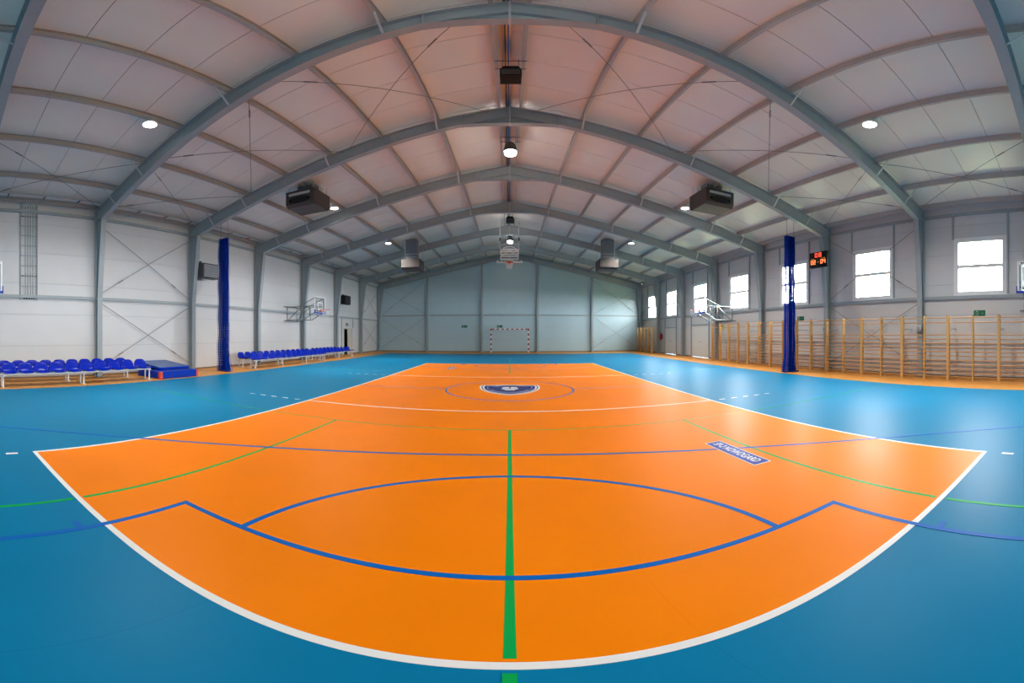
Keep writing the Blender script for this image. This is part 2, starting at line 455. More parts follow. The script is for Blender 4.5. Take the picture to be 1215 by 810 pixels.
def long_wall(name, sx, holes):
    rects = [(YN, YF, 0.0, EAVE)]
    for h in holes: rects = minus(rects, h)
    b = MB()
    x0, x1 = sorted((sx * (XW + 0.012), sx * (XW + 0.14)))
    for (a, bb, c, d) in rects: b.box(x0, x1, a, bb, c, d)
    wall = tag(b.build(name, M_JOINTW), kind='structure')
    x0, x1 = sorted((sx * XW, sx * (XW + 0.012)))
    g = 0.006
    for (ya, yb) in BAYS:
        for i, z0 in enumerate(ROWS):
            z1 = ROWS[i + 1] if i + 1 < len(ROWS) else EAVE
            z1 = min(z1, EAVE)
            if z0 >= z1: continue
            ps = [(ya + g, yb - g, z0 + (g if i else 0), z1 - g)]
            for h in holes: ps = minus(ps, h)
            for (a, bb, c, d) in ps:
                if bb - a > 0.02 and d - c > 0.02: MB().box(x0, x1, a, bb, c, d).build('wall_panel', M_PANEL, wall)
    return wall
wall_left = long_wall('wall_left', -1, DOOR_L)
wall_right = long_wall('wall_right', 1, WINDOWS + DOORS_R)
def gable(name, y, sy):
    y0, y1 = sorted((y + sy * 0.012, y + sy * 0.14))
    wall = tag(MB().prism([(-XW, 0), (XW, 0), (XW, soffit(XW)), (0, soffit(0)), (-XW, soffit(XW))], 1, y0, y1).build(name, M_JOINTW), kind='structure')
    y0, y1 = sorted((y, y + sy * 0.012)); g = 0.006
    cols = [-XW, -7.5, -2.5, 2.5, 7.5, XW]
    for a, b in zip(cols, cols[1:]):
        for k in range(9):
            z0 = 0.04 + 1.115 * k if k else 0.0; z1 = 0.04 + 1.115 * (k + 1)
            t0, t1 = soffit(a), soffit(b)
            pa, pb = a + g, b - g
            def clip(x): return min(z1 - g, soffit(x))
            xs = [pa] + ([0.0] if pa < 0 < pb else []) + [pb]
            if max(clip(x) for x in xs) <= z0 + 0.03: continue
            # walk the top edge, cut where the roof line falls below the panel
            n = 12; top = []
            for i in range(n + 1):
                x = pa + (pb - pa) * i / n
                if clip(x) > z0 + g + 0.005: top.append((x, clip(x)))
            if len(top) < 2: continue
            poly = [(top[0][0], z0 + g), (top[-1][0], z0 + g)] + top[::-1]
            MB().prism(poly, 1, y0, y1).build('wall_panel', M_GABLE_BOUNCE, wall)
    return wall
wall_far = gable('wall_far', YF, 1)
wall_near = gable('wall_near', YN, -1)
# steel rails and posts on the walls
for wl, sx in ((wall_left, -1), (wall_right, 1)):
    for zc in (2.90, 6.05):
        for (ya, yb) in BAYS[2:]:
            x0, x1 = sorted((sx * (XW - 0.10), sx * XW))
            MB().box(x0, x1, ya + 0.09, yb - 0.09, zc - 0.055, zc + 0.055).build('wall_rail', M_STEEL, wl)
for k, wn in enumerate(WINDOWS):
    for y in (wn[0] - 0.13, wn[1] + 0.13):
        MB().box(XW - 0.06, XW, y - 0.03, y + 0.03, 5.08 if y > wn[1] else 3.0, 5.99).build('wall_post', M_STEEL, wall_right)
for dr in DOORS_R:
    for y in (dr[0] - 0.04, dr[1] + 0.04):
        MB().box(XW - 0.06, XW, y - 0.03, y + 0.03, 0.0, 2.84).build('wall_post', M_STEEL, wall_right)
    MB().box(XW - 0.06, XW, dr[0] - 0.01, dr[1] + 0.01, dr[3], dr[3] + 0.06).build('door_lintel', M_STEEL, wall_right)
for y in (DOOR_L[0][0] - 0.40, DOOR_L[0][1] + 0.12):
    MB().box(-XW, -XW + 0.06, y - 0.04, y + 0.04, 0.0 if y < 25 else 2.1, 2.84).build('wall_post', M_STEEL, wall_left)
for x in (-7.5, -2.5, 2.5, 7.5):
    MB().box(x - 0.09, x + 0.09, YF - 0.22, YF, 0.0, raf_bot(x) - 0.01).build('gable_post', M_STEEL, wall_far)
xs = [-XW + 0.45, -7.59, -7.41, -2.59, -2.41, 2.41, 2.59, 7.41, 7.59, XW - 0.45]
for a, b in zip(xs[0::2], xs[1::2]):
    MB().box(a, b, YF - 0.10, YF, 3.27, 3.38).build('wall_rail', M_STEEL, wall_far)
def rod(p, q, parent, r=0.011):
    MB().tube([p, q], r, 6).build('brace_rod', M_ROD, parent)
    p, q = Vector(p), Vector(q); a = p.lerp(q, 0.17); b = p.lerp(q, 0.22)
    MB().tube([a, b], r * 2.2, 6).build('turnbuckle', M_ROD, parent)
for (ya, yb) in ((FR[1], FR[2]), (FR[6], FR[7])):
    for wl, sx in ((wall_left, -1), (wall_right, 1)):
        x = sx * (XW - 0.14)
        for (z0, z1) in ((0.35, 2.72), (3.1, 5.7)):
            rod((x, ya + 0.15, z0), (x, yb - 0.15, z1), wl); rod((x, yb - 0.15, z0), (x, ya + 0.15, z1), wl)
for sx in (-1, 1):
    for (z0, z1, zt) in ((0.35, 3.2, 3.2), (3.45, 6.0, 6.6)):
        y = YF - 0.14
        rod((sx * 11.9, y, z0), (sx * 7.6, y, zt), wall_far); rod((sx * 7.6, y, z0), (sx * 11.9, y, z1 - 0.2), wall_far)
for sx, nme in ((-1, 'baseboard_left'), (1, 'baseboard_right')):
    ho = DOOR_L if sx < 0 else DOORS_R
    rs = [(YN, YF, 0, 0.07)]
    for h in ho: rs = minus(rs, (h[0] - 0.08, h[1] + 0.08, -1, 1))
    b = MB(); x0, x1 = sorted((sx * (XW - 0.015), sx * XW))
    for (a, bb, c, d) in rs: b.box(x0, x1, a, bb, Z1, d)
    tag(b.build(nme, mat('baseboard_brown', (0.20, 0.13, 0.08), 0.5)), kind='structure')
tag(MB().box(-XW, XW, YF - 0.015, YF, Z1, 0.07).build('baseboard_far', MATS['baseboard_brown']), kind='structure')

# ================================================================ CEILING
cb = MB()
for sx in (-1, 1):
    cb.prism([(0, soffit(0) + 0.012), (sx * (XW + 0.14), soffit(XW + 0.14) + 0.012), (sx * (XW + 0.14), soffit(XW + 0.14) + 0.13), (0, soffit(0) + 0.13)], 1, YN - 0.14, YF + 0.14)
ceiling = tag(cb.build('ceiling', M_JOINT), kind='structure')
PANW = 1.12
ny = int(round((YF - YN) / PANW)); pw = (YF - YN) / ny
for sx in (-1, 1):
    me = None
    for k in range(ny):
        if me is None:
            me = MB().prism([(0.0, soffit(0)), (sx * XW, soffit(XW)), (sx * XW, soffit(XW) + 0.012), (0.0, soffit(0) + 0.012)], 1, 0.007, pw - 0.007).mesh('roof_panel', M_ROOF)
        obj('roof_panel', me, ceiling, (0, YN + k * pw, 0))
PX_ = [0.30, 2.05, 3.80, 5.50, 7.25, 9.00, 10.75, 12.16]
for sx in (-1, 1):
    for p in PX_:
        z = soffit(p); x = sx * p
        c = MB()
        # cold-formed channel: web and two flanges
        c.prism([(x - 0.035, z - 0.20), (x + 0.035, z - 0.20), (x + 0.035, z - 0.188), (x - 0.020, z - 0.188), (x - 0.020, z - 0.012), (x + 0.035, z - 0.012), (x + 0.035, z - 0.004 - (SL * 0.035 if sx > 0 else -SL * 0.0)),
                 (x - 0.035, z - 0.004)], 1, YN + 0.05, YF - 0.02)
        c.build('purlin', M_PURLIN, ceiling)
for (ya, yb), spans in (((FR[1], FR[2]), ((0.6, 4.85), (5.0, 8.8), (8.9, 12.0))), ((FR[6], FR[7]), ((0.6, 4.85), (5.0, 8.8), (8.9, 12.0))), ((FR[0], FR[1]), ((8.9, 12.0),))):
    for sx in (-1, 1):
        for (a, b) in spans:
            za, zb = soffit(a) - 0.26, soffit(b) - 0.26
            rod((sx * a, ya, za), (sx * b, yb, zb), ceiling, 0.009); rod((sx * b, ya, zb), (sx * a, yb, za), ceiling, 0.009)

# ================================================================ WINDOWS AND DOORS
for i, (a, b, c, d) in enumerate(WINDOWS):
    wd = bpy.data.objects.new('window_%d' % (i + 1), None); COL.objects.link(wd); wd['kind'] = 'structure'
    wd.location = (XW, (a + b) / 2, c); hw = (b - a) / 2; hh = d - c
    def rel(x0, x1, y0, y1, z0, z1, n, m): return MB().box(x0, x1, y0, y1, z0, z1).build(n, m, wd)
    for s in (-1, 1):
        y0, y1 = sorted((s * hw, s * (hw - 0.07))); rel(-0.02, 0.07, y0, y1, 0, hh, 'frame_side', M_WHITE)
        y0, y1 = sorted((s * (hw + 0.10), s * (hw + 0.002))); rel(-0.02, 0.0, y0, y1, -0.10, hh + 0.10, 'window_trim', M_WHITE)
    rel(-0.02, 0.07, -hw + 0.07, hw - 0.07, 0, 0.07, 'frame_rail', M_WHITE)
    rel(-0.02, 0.07, -hw + 0.07, hw - 0.07, hh - 0.07, hh, 'frame_rail', M_WHITE)
    rel(-0.02, 0.07, -hw + 0.07, hw - 0.07, hh / 2 - 0.06, hh / 2 + 0.06, 'frame_rail', M_WHITE)
    rel(-0.02, 0.0, -hw, hw, -0.10, 0, 'window_trim', M_WHITE); rel(-0.02, 0.0, -hw, hw, hh, hh + 0.10, 'window_trim', M_WHITE)
    for z0, z1 in ((0.07, hh / 2 - 0.06), (hh / 2 + 0.06, hh - 0.07)):
        rel(0.022, 0.030, -hw + 0.07, hw - 0.07, z0, z1, 'pane', M_GLASS)
for (a, b, c, d) in WINDOWS:
    pl = bpy.data.lights.new('window_portal', 'AREA'); pl.shape = 'RECTANGLE'; pl.size = d - c; pl.size_y = b - a; pl.cycles.is_portal = True
    po = bpy.data.objects.new('window_portal', pl); COL.objects.link(po); po.location = (XW + 0.09, (a + b) / 2, (c + d) / 2); po.rotation_euler = (0, PI / 2, 0)
for i, (a, b, c, d) in enumerate(DOORS_R):
    dr = bpy.data.objects.new('door_%d' % (i + 1), None); COL.objects.link(dr); dr['kind'] = 'structure'
    dr.location = (XW, (a + b) / 2, 0); hw = (b - a) / 2
    for s in (-1, 1):
        y0, y1 = sorted((s * 0.006, s * (hw - 0.05)))
        lf = MB().box(0.0, 0.05, y0, y1, 0.01, d - 0.05).build('door_leaf', M_DOORW, dr)
        MB().tube([(-0.05, s * 0.09, 1.05), (-0.05, s * 0.20, 1.05)], 0.011).tube([(-0.05, s * 0.09, 1.05), (0.0, s * 0.09, 1.05)], 0.011).build('door_handle', M_DGREY, lf)
        y0, y1 = sorted((s * (hw - 0.05), s * hw)); MB().box(-0.01, 0.06, y0, y1, 0, d).build('door_frame', M_DOORW, dr)
    MB().box(-0.01, 0.06, -hw, hw, d - 0.05, d).build('door_frame', M_DOORW, dr)
a, b, c, d = DOOR_L[0]
dr = bpy.data.objects.new('door_3', None); COL.objects.link(dr); dr['kind'] = 'structure'; dr.location = (-XW, (a + b) / 2, 0); hw = (b - a) / 2
for y0, y1 in ((-hw, -hw + 0.06), (hw - 0.06, hw)): MB().box(-0.12, 0.03, y0, y1, 0, d).build('door_frame', M_BEIGE, dr)
MB().box(-0.12, 0.03, -hw, hw, d - 0.06, d).build('door_frame', M_BEIGE, dr)
lf = MB().box(-0.045, 0.0, 0, hw * 1.0 - 0.07, 0.01, d - 0.06).build('door_leaf', M_BEIGE, dr); 
lf.location = (0.0, 0.0, 0)
MB().tube([(0.05, 0.08, 1.05), (0.05, 0.2, 1.05)], 0.011).tube([(0.05, 0.08, 1.05), (0.0, 0.08, 1.05)], 0.011).build('door_handle', M_DGREY, lf)
lf2 = MB().box(0.0, hw - 0.07, -0.045, 0.0, 0.01, d - 0.06).build('door_leaf', M_BEIGE, dr); lf2.location = (-0.12, -hw + 0.06, 0); lf2.rotation_euler = (0, 0, math.radians(168))
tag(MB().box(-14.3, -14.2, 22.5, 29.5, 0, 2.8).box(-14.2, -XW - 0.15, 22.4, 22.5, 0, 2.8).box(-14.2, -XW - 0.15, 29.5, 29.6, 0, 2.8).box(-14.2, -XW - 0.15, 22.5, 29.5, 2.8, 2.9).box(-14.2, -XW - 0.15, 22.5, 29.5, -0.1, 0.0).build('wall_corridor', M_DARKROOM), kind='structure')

# ================================================================ PORTAL FRAMES
FLAB = ['grey steel portal frame beside the cable ladder, carrying the wide-armed side hoops',
        'grey steel portal frame behind the double row of blue seats next to the mats',
        'grey steel portal frame carrying the red digit scoreboard and the slatted fan heater',
        'grey steel portal frame just beyond the hanging blue nets',
        'grey steel portal frame beside the hoops above the long seat rows',
        'grey steel portal frame carrying the black fan heater by the open door',
        'grey steel portal frame carrying the red fire extinguisher',
        'grey steel end frame standing against the far gable wall']
def slope_bar(m, x0, x1, zf, y0, y1, t0, t1):
    """plate following the line zf(x) between x0 and x1, offset t0..t1 in z"""
    m.prism([(x0, zf(x0) + t0), (x1, zf(x1) + t0), (x1, zf(x1) + t1), (x0, zf(x0) + t1)], 1, y0, y1)
frame_meshes = {}
for fi, fy in enumerate(FR):
    y = fy if fi < 7 else YF - 0.26
    fr = thing('portal_frame', (0, y, 0), FLAB[fi], 'frame', 'steel portal frames of the hall')
    if not frame_meshes:
        for sx in (-1, 1):
            c = MB(); W = 0.10
            # column: web plate tapered above the wall rail, inner and outer flanges
            prof = [(12.32, 0.0), (12.10, 0.0), (12.10, 2.95), (11.76, 5.90), (11.76, raf_top(11.76)), (12.32, raf_top(12.32))]
            c.prism([(sx * x, z) for x, z in prof], 1, -0.006, 0.006)
            c.box(*sorted((sx * 12.31, sx * 12.33)), -W, W, 0.0, raf_top(12.33) - 0.005)
            c.box(*sorted((sx * 12.09, sx * 12.11)), -W, W, 0.0, 2.95)
            c.prism([(sx * 12.09, 2.95), (sx * 12.11, 2.95), (sx * 11.77, 5.92), (sx * 11.75, 5.90)], 1, -W, W)
            c.box(*sorted((sx * 12.0, sx * 12.36)), -0.14, 0.14, 0.0, 0.025)
            c.box(*sorted((sx * 11.80, sx * 12.31)), -W, W, 5.90, 5.92)
            for z in (2.90,): c.box(*sorted((sx * 12.11, sx * 12.31)), -W, W, z - 0.008, z + 0.008)
            frame_meshes['col', sx] = c.mesh('column', M_STEEL)
            r = MB()
            r.prism([(0.0, 8.25), (sx * 1.38, 8.225), (sx * 11.76, raf_bot(11.76)), (sx * 11.76, raf_top(11.76)), (0.0, raf_top(0))], 1, -0.006, 0.006)
            slope_bar(r, sx * 1.38, sx * 11.76, raf_bot, -W, W, 0.0, 0.016)
            slope_bar(r, 0.0, sx * 12.31, raf_top, -W, W, -0.016, 0.0)
            r.prism([(0.0, 8.215), (sx * 1.40, 8.215), (sx * 1.40, 8.232), (0.0, 8.232)], 1, -W, W)
            # inner haunch flange under the rafter and the stiffener where the haunch starts
            slope_bar(r, sx * 0.02, sx * 1.38, lambda x: 8.48 - SL * abs(x), -W * 0.9, W * 0.9, 0.0, 0.012)
            r.box(*sorted((sx * 1.38, sx * 1.395)), -W, W, 8.23, raf_top(1.38) - 0.015)
            frame_meshes['raf', sx] = r.mesh('rafter', M_STEEL)
        frame_meshes['apex'] = MB().box(-0.018, 0.018, -0.12, 0.12, 8.20, raf_top(0) - 0.02).mesh('apex_plate', M_STEEL2)
        for sx in (-1, 1):
            for p in (2.05, 5.50, 9.0, 10.75):
                frame_meshes['fb', sx, p] = MB().bar((sx * p, -0.50, soffit(p) - 0.20), (sx * p, -0.09, raf_bot(p) + 0.03), 0.05, 0.012).mesh('fly_brace', M_STEEL2)
    for sx in (-1, 1):
        obj('column', frame_meshes['col', sx], fr); obj('rafter', frame_meshes['raf', sx], fr)
        for p in (2.05, 5.50, 9.0, 10.75): obj('fly_brace', frame_meshes['fb', sx, p], fr)
    obj('apex_plate', frame_meshes['apex'], fr)

# ================================================================ RIDGE: cable channel, lamps, loudspeakers
t = thing('cable_channel', (0, 0, 8.93), 'long ridge cable channel with dark and blue cables under the roof peak', 'cable tray')
MB().box(-0.12, 0.02, YN + 0.1, YF - 0.4, 0.02, 0.03).box(-0.125, -0.115, YN + 0.1, YF - 0.4, 0.02, 0.07).box(0.015, 0.025, YN + 0.1, YF - 0.4, 0.02, 0.07).build('channel', M_GALV, t)
MB().tube([(-0.09, YN + 0.2, 0.010), (-0.09, YF - 0.5, 0.010)], 0.012, 6).build('cable', M_BLACK, t)
MB().tube([(-0.03, YN + 0.2, 0.008), (-0.03, YF - 0.5, 0.008)], 0.016, 6).build('cable', M_CABLEB, t)
def ridge_fixture(kind, y, label):
    lamp = kind == 'lamp'
    fl = kind == 'flood'
    t = thing('ridge_lamp' if lamp else 'floodlight' if fl else 'loudspeaker', (0.02, y, 8.02), label, 'lamp' if lamp or fl else 'speaker', 'ridge lamps' if lamp else None)
    for dy in (-0.17, 0.17):
        MB().tube([(-0.34, dy, 0.66), (0.34, dy, 0.66)], 0.012, 6).build('cross_rod', M_DGREY, t)
        for sx in (-0.17, 0.17): MB().tube([(sx, dy, 0.40), (sx, dy, 0.72)], 0.007, 6).build('hanger', M_DGREY, t)
    if lamp:
        MB().lathe([(0.10, 0.48), (0.16, 0.46), (0.19, 0.36), (0.22, 0.20), (0.225, 0.12), (0.20, 0.12)], 20).build('housing', M_DGREY, t, smooth=False)
        MB().lathe([(0.02, -0.02), (0.14, -0.01), (0.19, 0.02), (0.20, 0.12)], 20).build('lens', M_LEDR, t, smooth=True)
    else:
        MB().prism([(-0.23, 0.10), (0.23, 0.10), (0.23, 0.32), (0.15, 0.44), (-0.15, 0.44), (-0.23, 0.32)], 1, -0.2, 0.2).build('cabinet', M_BLACK, t)
        MB().box(-0.20, 0.20, -0.21, -0.20, 0.13, 0.32).build('grille', M_DGREY, t)
        if kind == 'flood': MB().box(-0.19, 0.19, 0.20, 0.206, 0.13, 0.30).build('lens', M_LEDR, t)
ridge_fixture('lamp', 3.45, 'round downlight on the roof ridge before the hall-wide first arches')
ridge_fixture('lamp', 11.95, 'round dark ridge downlight shining between the pair of nearer brown heaters')
ridge_fixture('lamp', 25.0, 'round ridge downlight shining behind the ceiling-hung basketball hoop')
ridge_fixture('lamp', -6.5, 'round downlight on the roof ridge behind the near end line')
ridge_fixture('spk', 7.75, 'black boxy loudspeaker on ridge rods ahead of the lit ridge downlight')
ridge_fixture('flood', 20.6, 'black boxy floodlight on ridge rods shining onto the ceiling-hung hoop')

# ================================================================ HIGH BAY LAMPS
def high_bay(x, y, label):
    zt = soffit(x) - 0.20
    t = thing('high_bay_lamp', (x, y, zt - 0.17), label, 'lamp', 'high bay lamps')
    MB().lathe([(0.06, 0.11), (0.13, 0.10), (0.18, 0.06), (0.195, 0.02), (0.195, 0.0), (0.18, 0.0)], 24).build('housing', M_WHITE, t)
    MB().lathe([(0.05, -0.012), (0.14, -0.008), (0.178, 0.004)], 24).build('lens', M_LED, t)
    sl = bpy.data.lights.new('lamp_beam', 'SPOT'); sl.energy = BEAM; sl.spot_size = math.radians(146); sl.spot_blend = 1.0; sl.shadow_soft_size = 0.16; sl.color = (1.0, 0.95, 0.88)
    so = bpy.data.objects.new('lamp_beam', sl); COL.objects.link(so); so.parent = t; so.location = (0, 0, -0.03)
    MB().tube([(0, 0, 0.10), (0, 0, 0.166)], 0.012, 6).build('hook', M_DGREY, t)
for x in (-7.25, 7.25):
    side = 'seat wall' if x < 0 else 'window wall'
    for y, nm_ in ((4.73, 'before the hanging nets'), (13.8, 'just beyond the nearer brown heater'), (20.8, 'before the farther brown heater'), (-4.4, 'over the near end')):
        high_bay(x, y, 'round white high bay lamp on the %s side %s' % (side, nm_))

# ================================================================ CEILING HEATERS
def heater(x, y, label, zb=6.45, rz=0):
    sx = 1 if x > 0 else -1
    t = thing('ceiling_heater', (x, y, zb), label, 'heater', 'brown ceiling heaters', rz)
    body = MB().prism([(-0.62, 0.10), (-0.50, 0.0), (0.48, 0.0), (0.62, 0.12), (0.62, 0.66), (-0.62, 0.66)], 0, -0.60, 0.60).mesh('body', M_BROWN, bevel=0.015)
    bo = obj('body', body, t)
    fy = -0.62
    MB().box(-0.45, 0.45, fy - 0.012, fy + 0.01, 0.45, 0.55).build('outlet_slot', M_STEEL2, bo)
    MB().prism([(0.46 * math.cos(a) , 0.25 + 0.13 * math.sin(a)) for a in [2 * PI * k / 24 for k in range(24)]], 1, fy - 0.008, fy + 0.012).build('intake', M_BLACK, bo)
    for k in range(5): MB().box(-0.34, 0.34, fy - 0.016, fy - 0.008, 0.16 + 0.045 * k, 0.172 + 0.045 * k).build('intake_slat', M_DGREY, bo)
    top = soffit(abs(x) - 0.3) - zb
    d = MB().box(-0.36, 0.36, -0.18, 0.44, 0.66, soffit(abs(x) + 0.40) - zb - 0.005).build('duct', M_DUCT, t)
    for z in (0.80, 1.0): MB().box(-0.375, 0.375, -0.195, 0.455, z, z + 0.025).build('duct_flange', M_STEEL2, d)
    for a in (-0.52, 0.52):
        for b in (-0.5, 0.5): MB().tube([(a, b, 0.66), (a, b, soffit(abs(x) + 0.54) - zb)], 0.012, 6).build('hanger', M_STEEL2, t)
    for k in range(3): MB().tube([(-sx * (0.42 + 0.05 * k), 0.1, 0.66), (-sx * (0.42 + 0.05 * k), 0.1, soffit(abs(x) + 0.6) - zb)], 0.018, 6).build('pipe', M_WHITE, t)
heater(-7.22, 11.62, 'large brown ceiling heater with galvanised duct, by the net on the seat side')
heater(7.22, 11.62, 'large brown ceiling heater with galvanised duct, by the net on the window side')
heater(-6.16, 22.5, 'brown ceiling heater low on a long duct on the seat side', 5.72, PI)
heater(6.16, 22.5, 'brown ceiling heater low on a long duct on the window side', 5.72, PI)

# ================================================================ CABLE LADDERS ON THE SEAT WALL
t = thing('cable_ladder', (-XW, 3.09, 2.78), 'tall upright cable ladder with white cables on the seat wall', 'cable tray')
for y in (-0.30, 0.30): MB().box(0.02, 0.07, y - 0.014, y + 0.014, 0, 3.55).build('side_rail', M_STEEL, t)
for k in range(10): MB().box(0.02, 0.045, -0.288, 0.288, 0.10 + 0.37 * k, 0.13 + 0.37 * k).build('rung', M_DGREY if k in (2, 8) else M_STEEL, t)
for k in range(5):
    y = -0.18 + 0.09 * k
    MB().tube([(0.066, y + 0.045, 0.07), (0.066, y + 0.045, 3.45)], 0.012, 6).build('cable', M_STEEL, t)  # grey strands added to draw the shaded gaps between the white cables
    MB().box(0.05, 0.09, y - 0.03, y + 0.03, 0.02, 0.07).build('cable_clamp', M_DGREY, t)
    MB().tube([(0.07, y, 0.05), (0.07, y, 3.5), (0.30, y + 0.05, 3.63)], 0.013, 6).build('cable', M_CABLE, t)
t = thing('cable_ladder', (-11.885, 0, 6.45), 'long level cable ladder running along the eaves above the seats', 'cable tray')
for x in (-0.16, 0.16): MB().box(x - 0.01, x + 0.01, -2.0, YF - 0.5, 0, 0.05).build('side_rail', M_GALV, t)
for k in range(27): MB().box(-0.15, 0.15, -1.5 + 1.25 * k, -1.46 + 1.25 * k, 0.0, 0.02).build('rung', M_DGREY, t)
for k in range(4): MB().tube([(-0.11 + 0.07 * k, -2.0, 0.035), (-0.11 + 0.07 * k, YF - 0.6, 0.035)], 0.014, 6).build('cable', M_CABLE, t)

# ================================================================ FAN HEATERS ON COLUMNS
def fan_heater(y, z, label, dark):
    t = thing('fan_heater', (-11.98, y, z), label, 'heater', 'fan heaters on the seat wall')
    bm_ = M_DGREY if not dark else M_BLACK
    c = MB().box(0.0, 0.36, 0.0, 0.92, 0.0, 0.66).build('casing', bm_, t, bevel=0.012)
    n = 7
    for k in range(n):
        z0 = 0.06 + 0.08 * k
        MB().prism([(0.36, z0), (0.41, z0 + 0.035), (0.41, z0 + 0.050), (0.36, z0 + 0.018)], 1, 0.05, 0.87).build('slat', M_STEEL2 if not dark else M_DGREY, t)
    for zz in (0.15, 0.50): MB().bar((0.05, 0.0, zz), (0.05, -0.015, zz), 0.04, 0.04).build('bracket', M_DGREY, t)
    for k in (0, 1): MB().tube([(0.10 + 0.08 * k, 0.03 , 0.66), (0.08 + 0.08 * k, 0.03, 1.2), (0.02 + 0.08 * k, 0.03, soffit(11.98) - z - 0.14)], 0.022, 8).build('pipe', M_CABLE, t)
    for k in (0, 1): MB().tube([(0.10 + 0.08 * k, 0.03, 0.655), (0.10 + 0.08 * k, 0.03, 0.74)], 0.034, 8).build('valve', M_DGREY, t)
fan_heater(10.20 + 0.10, 4.03, 'dark slatted fan heater on the column beside the hanging net', False)
fan_heater(23.72 + 0.10, 3.80, 'black fan heater on the column above the seats near the open door', True)
t = thing('control_box', (-XW, 12.28, 4.10), 'small grey control box on the wall beside the hanging net', 'box')
MB().box(0, 0.08, 0, 0.26, 0, 0.30).build('casing', M_STEEL2, t, bevel=0.008); MB().box(0.08, 0.085, 0.06, 0.20, 0.10, 0.22).build('dial', M_WHITE, t)

# ================================================================ WALL HOOPS 
def wall_hoop(sx, y, label):
    """side hoop folded out from the wall; local x points from the wall into the hall"""
    t = thing('basketball_hoop', (sx * XW, y, 0), label, 'hoop', 'wall hoops', rz=0 if sx < 0 else PI)
    R = 0.024
    wf = MB()
    for yy in (-0.52, 0.52): wf.tube([(0.05, yy, 2.35), (0.05, yy, 3.25)], R)
    for zz in (2.38, 3.22): wf.tube([(0.05, -0.85, zz), (0.05, 0.85, zz)], R)
    wf.build('wall_frame', M_TUBE, t)
    ar = MB()
    for yy in (-0.45, 0.45):
        ar.tube([(0.05, yy, 3.20), (1.95, yy, 3.20)], R); ar.tube([(0.05, yy, 2.42), (1.15, yy, 2.42), (1.95, yy, 2.85)], R)
        ar.tube([(1.05, yy, 2.42), (1.05, yy, 3.20)], R); ar.tube([(0.10, yy, 2.45), (1.0, yy, 3.18)], R)
        ar.tube([(0.85, yy, 3.20), (1.95, yy, 3.68)], R); ar.tube([(1.55, yy, 3.20), (1.55, yy, 2.62)], R)
    ar.tube([(1.05, -0.45, 3.20), (1.05, 0.45, 3.20)], R); ar.tube([(1.05, -0.45, 2.42), (1.05, 0.45, 2.42)], R)
    ar.build('support_arm', M_TUBE, t)
    bf = MB()
    for yy in (-0.45, 0.45): bf.tube([(1.95, yy, 2.85), (1.95, yy, 3.70)], R)
    for zz in (2.92, 3.68): bf.tube([(1.95, -0.5, zz), (1.95, 0.5, zz)], R)
    bf.build('board_frame', M_TUBE, t)
    bd = MB().box(1.98, 1.995, -0.58, 0.58, 2.82, 3.70).build('backboard', M_PLEXI, t)
    e = MB()
    for yy in (-0.60, 0.56): e.box(1.975, 2.005, yy, yy + 0.04, 2.80, 3.72)
    for zz in (2.80, 3.68): e.box(1.975, 2.005, -0.56, 0.56, zz, zz + 0.04)
    e.build('board_border', M_WHITE, bd)
    q = MB()
    for yy in (-0.28, 0.23): q.box(1.996, 1.999, yy, yy + 0.05, 2.97, 3.42)
    for zz in (2.97, 3.37): q.box(1.996, 1.999, -0.23, 0.23, zz, zz + 0.05)
    q.build('target_square', M_WHITE, bd)
    p = MB().box(1.965, 2.02, -0.63, 0.63, 2.76, 2.83)
    for yy in (-0.63, 0.60): p.box(1.965, 2.02, yy, yy + 0.03, 2.76, 2.98)
    p.build('edge_pad', M_PAD, t)
    rm = MB().tube([(2.36 + 0.225 * math.cos(a), 0.225 * math.sin(a), 2.97) for a in [2 * PI * k / 24 for k in range(25)]], 0.012, 6)
    rm.box(2.0, 2.14, -0.09, 0.09, 2.945, 2.985).box(2.0, 2.02, -0.09, 0.09, 2.86, 2.985)
    rim = rm.build('rim', M_RIM, t)
    nt = MB(); N = 12
    for k in range(N):
        for s in (0, 1):
            pts = []
            for j in range(5):
                a = 2 * PI * (k + (j / 2.0) * (1 if s else -1)) / N; r = 0.225 - 0.022 * j
                pts.append((2.36 + r * math.cos(a), r * math.sin(a), 2.965 - 0.10 * j))
            nt.tube(pts, 0.004, 4, False)
    nt.build('hoop_net', M_CORD, rim)
    return t
wall_hoop(-1, 18.1, 'white-framed side hoop with blue pad above the long rows of seats')
wall_hoop(1, 18.1, 'white-framed side hoop with blue pad above the double doors by the wall bars')
wall_hoop(-1, 1.20, 'side hoop with blue padded board beside the upright cable ladder')
wall_hoop(1, 1.20, 'side hoop with blue padded board above the wall bars by the exit sign')

# ================================================================ CEILING HOOP (folded up)
t = thing('ceiling_hoop', (-0.02, 22.3, 5.7), 'ceiling-hung basketball hoop folded up under the far roof ridge', 'hoop')
for sx in (-1, 1):
    MB().tube([(sx * 0.58, 0, 1.15), (sx * 0.58, 0, 3.05)], 0.026).build('hanger_tube', M_STEEL2, t)
    MB().tube([(sx * 0.58, 0, 1.4), (sx * 0.58, 1.0, 2.95)], 0.022).build('stay_tube', M_STEEL2, t)
    MB().tube([(sx * 0.58, -0.06, 1.75), (sx * 0.58, -0.06, 1.95)], 0.05).build('pulley', M_DGREY, t)
for z in (1.95, 1.55): MB().tube([(-0.58, 0, z), (0.58, 0, z)], 0.018).build('cross_tube', M_STEEL2, t)
lt = MB()
for sx in (-1, 1): lt.box(sx * 0.53 - 0.03, sx * 0.53 + 0.03, -0.03, 0.03, 0.55, 1.20)
for z in (0.55, 0.72, 0.85, 1.02, 1.16): lt.box(-0.50, 0.50, -0.025, 0.025, z, z + 0.05)
